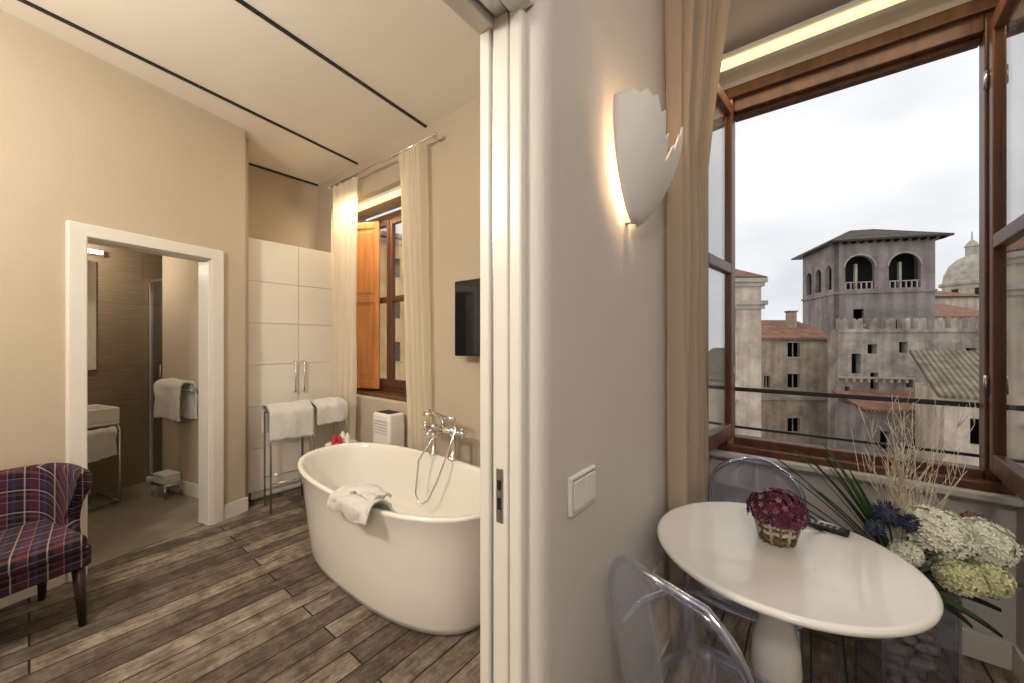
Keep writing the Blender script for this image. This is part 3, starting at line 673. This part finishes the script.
for i in range(190):
    r_=.016+.012*rnd.random(); b.ball((rnd.uniform(-.07,.07),rnd.uniform(-.07,.07),.03+rnd.random()*.36),r_,M_pebble,1,sc=(1.2,1,.8))
b.done()
b=B('flower_bouquet',T((VP.x,VP.y,.0)))
def D(X,Y,Z):
    v=W(X,Y); return Vector((v.x,v.y,Z))
def stem(p,q,m,r=.004): 
    p=Vector(p);q=Vector(q); mid=(p+q)/2+Vector((0,0,.03)); b.tube([p,mid,q],r,m,5)
heads=[((.055,-.06,.76),.085,M_hyd,300),((.22,-.05,.72),.08,M_hyd,260),((.05,-.14,.645),.055,M_hydg,130),((.15,-.13,.635),.05,M_hydg,120),((.15,.03,.66),.06,M_hyd,140),((.28,-.02,.63),.045,M_hydg,80),((.31,.04,.75),.03,M_pink,50),((-.04,-.05,.68),.04,M_hyd,70)]
for i,((x,y,z),r_,m,n_) in enumerate(heads):
    c=D(x,y,z); b.ball(c,r_*.86,m,2,sc=(1,1,.8)); florets(b,c,r_,m,n_,.018,.85,10+i,.16,-.7); stem((0,0,.45),c,M_leaf)
for i,(x,y,z,r_) in enumerate([(-.09,-.03,.81,.045),(-.04,-.06,.79,.032),(-.15,-.05,.765,.03)]):
    c=D(x,y,z); b.ball(c,r_*.75,M_thist,2); stem((0,0,.45),c,M_leaf2); rn=random.Random(i)
    for k in range(150):
        d=Vector((rn.gauss(0,1),rn.gauss(0,1),rn.gauss(0,1))).normalized(); b.tube([c+d*r_*.6,c+d*r_*1.12],[.004,.0006],M_thist,4)
def blade(az,ln,lift,w,m,seed,z0=.55):
    rn=random.Random(seed); p=Vector((0,0,z0)); d=Vector((math.cos(az)*math.cos(lift),math.sin(az)*math.cos(lift),math.sin(lift)))
    side=d.cross(Vector((0,0,1))).normalized(); L=[];n_=12
    for k in range(n_+1):
        t=k/n_; ww=w*math.sin(math.pi*min(1,.12+t*.88))**.7*(1-t*.2); L.append((p-side*ww,p+side*ww,p.copy())); p=p+d*ln/n_; d=(d+Vector((0,0,-.035))).normalized()
    vs=[];fs=[]
    for a_,c_,mm in L: vs+=[a_,mm-Vector((0,0,w*.4)),c_]
    for k in range(n_): fs+=[[3*k,3*k+1,3*k+4,3*k+3],[3*k+1,3*k+2,3*k+5,3*k+4]]
    b.raw(vs,fs,m,True)
az0=ANG
rn=random.Random(11)
for k in range(18):
    blade(az0+math.pi+rn.uniform(-.75,.1),rn.uniform(.40,.60),rn.uniform(.65,1.2),rn.uniform(.011,.019),M_leaf if k%2 else M_leaf2,k)
for k in range(6): blade(az0+rn.uniform(-.9,.6),rn.uniform(.25,.36),rn.uniform(.4,.9),rn.uniform(.008,.014),M_leaf if k%2 else M_leaf2,50+k)
for k in range(22): blade(rn.uniform(0,6.28),rn.uniform(.16,.26),rn.uniform(-.1,.6),rn.uniform(.022,.038),M_leaf if k%3 else M_leaf2,80+k)
for k in range(44):
    az=az0+rn.uniform(-1,1)+(math.pi if rn.random()<.6 else 0); sp=rn.uniform(.02,.17); h=rn.uniform(.45,.68); p=Vector((0,0,.5)); pts=[p.copy()]
    for j in range(1,8):
        t=j/7; pts.append(Vector((math.cos(az)*sp*t**1.2+.02*rn.gauss(0,.5),math.sin(az)*sp*t**1.2+.02*rn.gauss(0,.5),.5+h*t)))
    b.tube(pts,[.0024*(1-.7*j/7) for j in range(8)],M_twig,4)
    for q in range(4):
        j=rn.randint(3,7); a=pts[j]; b.tube([a,a+Vector((rn.gauss(0,.03),rn.gauss(0,.03),.08))],[.0012,.0006],M_twig,4)
b.done()
# ------------------------------------------------------------ exterior
ZG=-14
def building(name,M,L,D_,z1,m,holes,roof=None,rm=None,rise=2.0,ov=.5,corn=None,side_holes=None,frames=True):
    b=B(name,M)
    b.pierced(rect(0,L,ZG,z1),holes,.35,m,Matrix())
    b.box((0,.35,ZG),(.35,D_,z1),m) if not side_holes else b.pierced(rect(0,D_,ZG,z1),side_holes,.35,m,Matrix.Translation((.35,0,0))@Rz(math.pi/2))
    b.box((L-.35,.35,ZG),(L,D_,z1),m); b.box((.35,D_-.35,ZG),(L-.35,D_,z1),m)
    b.box((.36,2.2,ZG+.1),(L-.36,2.4,z1-.3),M_dark); b.box((.36,.4,z1-.3),(L-.36,D_-.4,z1-.05),m)
    if roof=='hip':
        o=ov; cx=L/2; cy=D_/2; q=min(L,D_)*.15
        vs=[(-o,-o,z1),(L+o,-o,z1),(L+o,D_+o,z1),(-o,D_+o,z1),(cx-q,cy,z1+rise),(cx+q,cy,z1+rise),(-o,-o,z1-.18),(L+o,-o,z1-.18),(L+o,D_+o,z1-.18),(-o,D_+o,z1-.18)]
        b.raw(vs,[[0,1,5,4],[1,2,5],[2,3,4,5],[3,0,4]],rm); b.raw(vs,[[0,6,7,1],[1,7,8,2],[2,8,9,3],[3,9,6,0],[9,8,7,6]],M_dwood)
    if roof=='shed':
        o=ov; vs=[(-o,-o,z1-.1),(L+o,-o,z1-.1),(L+o,D_,z1+rise),(-o,D_,z1+rise),(-o,-o,z1-.3),(L+o,-o,z1-.3),(L+o,D_,z1+rise-.2),(-o,D_,z1+rise-.2)]
        b.raw(vs,[[0,1,2,3],[7,6,5,4],[0,4,5,1],[1,5,6,2],[2,6,7,3],[3,7,4,0]],rm)
    if corn:
        for z in corn: b.box((-.35,-.35,z-.25),(L+.35,D_+.2,z+.1),M_corn,.05); b.box((-.18,-.18,z-.55),(L+.18,D_+.1,z-.25),M_corn)
    return b
hs=[arch(2.15,2.5,6.9,9.1),arch(5.9,2.6,6.9,9.2),rect(1.6,2.5,3.2,4.8),rect(5.2,5.9,2.4,3.6)]
sh=[arch(1.3,1.25,7.0,9.0),arch(3.5,1.25,7.0,9.0),arch(5.7,1.25,7.0,9.0)]
b=building('bell_tower_house',frame(34,40,.96,-.27),8.35,7.3,11.9,M_tower,hs,'hip',M_roofg,2.0,.9,None,sh)
b.box((-.1,-.12,6.4),(8.45,0,6.65),M_tower); b.box((-.12,-.1,6.4),(0,7.4,6.65),M_tower)
for hz,cxx in ((0,2.15),(1,5.9)):
    b.box((cxx-1.25,.1,7.55),(cxx+1.25,.2,7.65),M_corn)
    for k in range(6): b.box((cxx-1.2+k*.45,.1,6.9),(cxx-1.1+k*.45,.2,7.6),M_corn)
    A=[(cxx+1.35*math.cos(math.pi*k/14),-.02,9.1+1.35*math.sin(math.pi*k/14)) for k in range(15)]; b.tube(A,.09,M_corn,6)
    b.box((cxx-.1,.6,6.9),(cxx+.1,.9,9.6),M_corn)
for hz in hs[2:]: x0_,x1_=hz[0][0],hz[1][0]; b.box((x0_-.15,-.08,hz[0][1]-.2),(x1_+.15,0,hz[0][1]),M_corn)
for k in range(14): b.box((-.7+k*.72,-.75,11.55),(-.55+k*.72,.0,11.72),M_dwood)
b.done()
b=B('crenellated_wall',frame(27.9,32.5,.985,-.17)); L_=16
hs=[rect(1.0,1.7,-1.3,.4),rect(2.4,3.0,-2.6,-1.2),rect(4.5,5.1,.5,1.4),rect(6.6,7.1,-1.2,.2),rect(9.2,9.9,-.6,.9),rect(2.2,2.9,.4,1.2),rect(1,1.8,-5.5,-3.8),rect(4,4.8,-5.5,-3.8),rect(5.0,5.5,-2.4,-1.5),rect(.5,.9,-3,-2.4)]
b.pierced(rect(0,L_,ZG,2.5),hs,.6,M_brickw,Matrix()); b.box((.05,1.2,ZG),(L_,1.4,2.4),M_dark); b.box((0,.6,ZG),(.4,1.4,2.5),M_brickw)
x=.1
while x<L_-.7:
    vs=[(x,0,2.5),(x+.6,0,2.5),(x+.6,0,3.4),(x+.3,0,3.05),(x,0,3.4)]; vs+= [(a,.5,c) for a,_,c in vs]
    b.raw(vs,[[0,1,2,3,4],[9,8,7,6,5],[0,5,6,1],[1,6,7,2],[2,7,8,3],[3,8,9,4],[4,9,5,0]],M_brickw); x+=1.15
b.box((-.1,-.1,2.2),(L_,0,2.4),M_brickw)
for k in range(9): b.box((.4+k*.55,-.25,-2.0),(.6+k*.55,0,-1.7),M_corn)
b.box((.0,-.3,-1.7),(5.4,0,-1.55),M_corn)
b.done()
b=building('lower_annex',frame(27.0,29.0,.99,-.1),6.5,3,-3.6,M_tower,[rect(1,1.7,-6.8,-5.4),rect(3.2,3.9,-6.8,-5.4)],'shed',M_roofo,.9,.3); b.done()
hs=[rect(2.9,4.1,z,z+1.4) for z in (-.1,-3.2,-7.6,-10.8)]+[rect(.6,1.2,z,z+1.2) for z in (-3.2,)]
b=building('tiled_roof_house',frame(24.6,38,1,-.03),7.4,6,1.9,M_ochre,hs,'shed',M_roofo,2.0,.35)
for hz in hs: x0_,x1_=hz[0][0],hz[1][0]; z_=hz[0][1]; b.box((x0_-.15,-.08,z_-.2),(x1_+.15,0,z_),M_corn); b.box((x0_-.12,-.04,z_+1.4),(x1_+.12,0,z_+1.6),M_corn); b.box(((x0_+x1_)/2-.04,.15,z_),((x0_+x1_)/2+.04,.2,z_+1.4),M_corn)
b.box((-.1,-.12,-4.4),(7.4,0,-4.1),M_corn)
b.box((5.2,3,2.4),(5.9,3.7,4.6),M_ochre); b.box((5.1,2.9,4.6),(6.0,3.8,4.75),M_roofo)
b.done()
hs=[rect(x,x+1.1,z,z+1.9) for x in (1.5,4.5,7.5) for z in (2.6,-1.4,-5.4,-9.4)]
b=building('cream_palazzo',frame(9.4,31,.995,-.05),10.6,9,6.6,M_cream,hs,'hip',M_roofo,2.6,.3,[6.4,4.6])
for hz in hs: x0_,x1_=hz[0][0],hz[1][0]; z_=hz[0][1]; b.box((x0_-.2,-.12,z_-.2),(x1_+.2,0,z_),M_corn); b.box((x0_-.2,-.12,z_+1.95),(x1_+.2,0,z_+2.15),M_corn)
b.done()
hs=[rect(x,x+1.2,z,z+2.0) for x in (2,5,8,11,14,17) for z in (8,3.8,-.6,-5)]
b=building('ochre_palazzo',frame(-22,33,.85,.5),20,10,12,M_warm,hs,'hip',M_roofo,2,.5,[11.8])
for hz in hs: x0_,x1_=hz[0][0],hz[1][0]; z_=hz[0][1]; b.box((x0_-.2,-.12,z_-.2),(x1_+.2,0,z_),M_corn)
b.done()
b=building('low_tiled_house',frame(25.6,22.5,.80,-.60),9,7,-1.6,M_cream,[rect(1,1.8,-4.5,-3),rect(4,4.8,-4.5,-3)],'shed',M_roofb,2.4,.3); b.done()
b=building('rear_house',frame(44,46,1,-.1),14,8,4.5,M_ochre,[rect(2,3,1,2.5),rect(5,6,1,2.5),rect(8,9,1,2.5)],'shed',M_roofo,2.2,.4); b.done()
b=building('rear_house.001',frame(56,56,1,-.1),12,8,8.0,M_cream,[rect(2,3,5,6.5),rect(5,6,5,6.5)],'hip',M_roofo,1.6,.4); b.done()
b=B('church_dome',T(W(92,76,0)))
b.box((-8,-8,ZG),(8,8,8),M_cream); b.lathe([(4.6,8),(4.6,8.6),(4.0,8.7),(4.0,12.5),(4.5,12.7),(4.5,13.2),(4.0,13.4),(3.8,15),(3.1,16.8),(2.0,18),(1.0,18.5),(.9,18.6),(.9,20.3),(1.1,20.4),(.6,21.3),(.12,21.8),(.08,23.4)],(0,0,0),M_corn,32,smooth=False)
for k in range(8): a=k*math.pi/4; b.box((3.9,-.5,9.4),(4.06,.5,11.8),M_dark,0,Rz(a))
b.done()
b=B('ground'); b.box((-120,3.4,ZG-.5),(160,220,ZG),M_ground); b.done()
# ------------------------------------------------------------ lamps, with added unseen fill behind the viewpoint
def pt(name,loc,e,col,r=.03):
    l=bpy.data.lights.new(name,'POINT'); l.energy=e; l.color=col; l.shadow_soft_size=r; o=bpy.data.objects.new(name,l); o.location=loc; scene.collection.objects.link(o)
def fill_fixture(name,x,y,e,col):  # invented pendant with a point light, added to brighten the rooms
    b=B(name); b.lathe([(.06,0),(.06,.03)],(x,y,H-.03),M_white,24); b.tube([(x,y,H-.03),(x,y,2.75)],.006,M_black,6); b.lathe([(.03,0),(.04,.05),(.02,.07)],(x,y,2.70),M_white,16); b.done()
    pt(name+'_bulb',(x,y,2.55),e,col,.14)
fill_fixture('fill_pendant',-1.9,-.9,120,(1,.935,.83))  # added out-of-view fill for the left room
fill_fixture('fill_pendant.001',.6,-.9,55,(1,.96,.91))  # added out-of-view fill for the right room
pt('sconce_bulb',(-.435,1.28,1.97),3.6,(1,.66,.36),.02)
pt('bathroom_bulb',MA@Vector((-.6,1.25,2.2)),17,(1,.86,.66),.06)
def portal(name,loc,sx,sz,rot):
    l=bpy.data.lights.new(name,'AREA'); l.shape='RECTANGLE'; l.size=sx; l.size_y=sz; l.energy=1; l.cycles.is_portal=True
    o=bpy.data.objects.new(name,l); o.location=loc; o.rotation_euler=rot; scene.collection.objects.link(o)
portal('daylight_portal',(.12,2.74,1.86),1.08,2.1,(math.radians(-90),0,0))
portal('daylight_portal.001',(-3.42,2.46,1.85),1.35,1.9,(math.radians(-90),0,0))
w=bpy.data.worlds.new('overcast_sky'); scene.world=w; w.use_nodes=True; nt=w.node_tree; L=nt.links.new
bg=nt.nodes['Background']; tc=N(nt,'ShaderNodeTexCoord'); mp=N(nt,'ShaderNodeMapping'); mp.inputs['Scale'].default_value=(1,1,2.2); L(tc.outputs['Generated'],mp.inputs[0])
n=N(nt,'ShaderNodeTexNoise'); n.inputs['Scale'].default_value=2.4; n.inputs['Detail'].default_value=5; n.inputs['Roughness'].default_value=.45; L(mp.outputs[0],n.inputs[0])
r=N(nt,'ShaderNodeValToRGB'); e=r.color_ramp.elements; e[0].position=.34; e[0].color=(.66,.69,.74,1); e[1].position=.6; e[1].color=(.93,.93,.94,1); L(n.outputs['Fac'],r.inputs[0]); L(r.outputs[0],bg.inputs['Color']); bg.inputs['Strength'].default_value=1.1
cd=bpy.data.cameras.new('camera'); cd.sensor_width=36; cd.lens=380/1024*36; cd.clip_start=.03; cd.clip_end=600
co=bpy.data.objects.new('camera',cd); co.location=(0,0,1.43); co.rotation_euler=(math.pi/2,0,ANG); scene.collection.objects.link(co); scene.camera=co
scene.view_settings.view_transform='Standard'; scene.view_settings.exposure=0
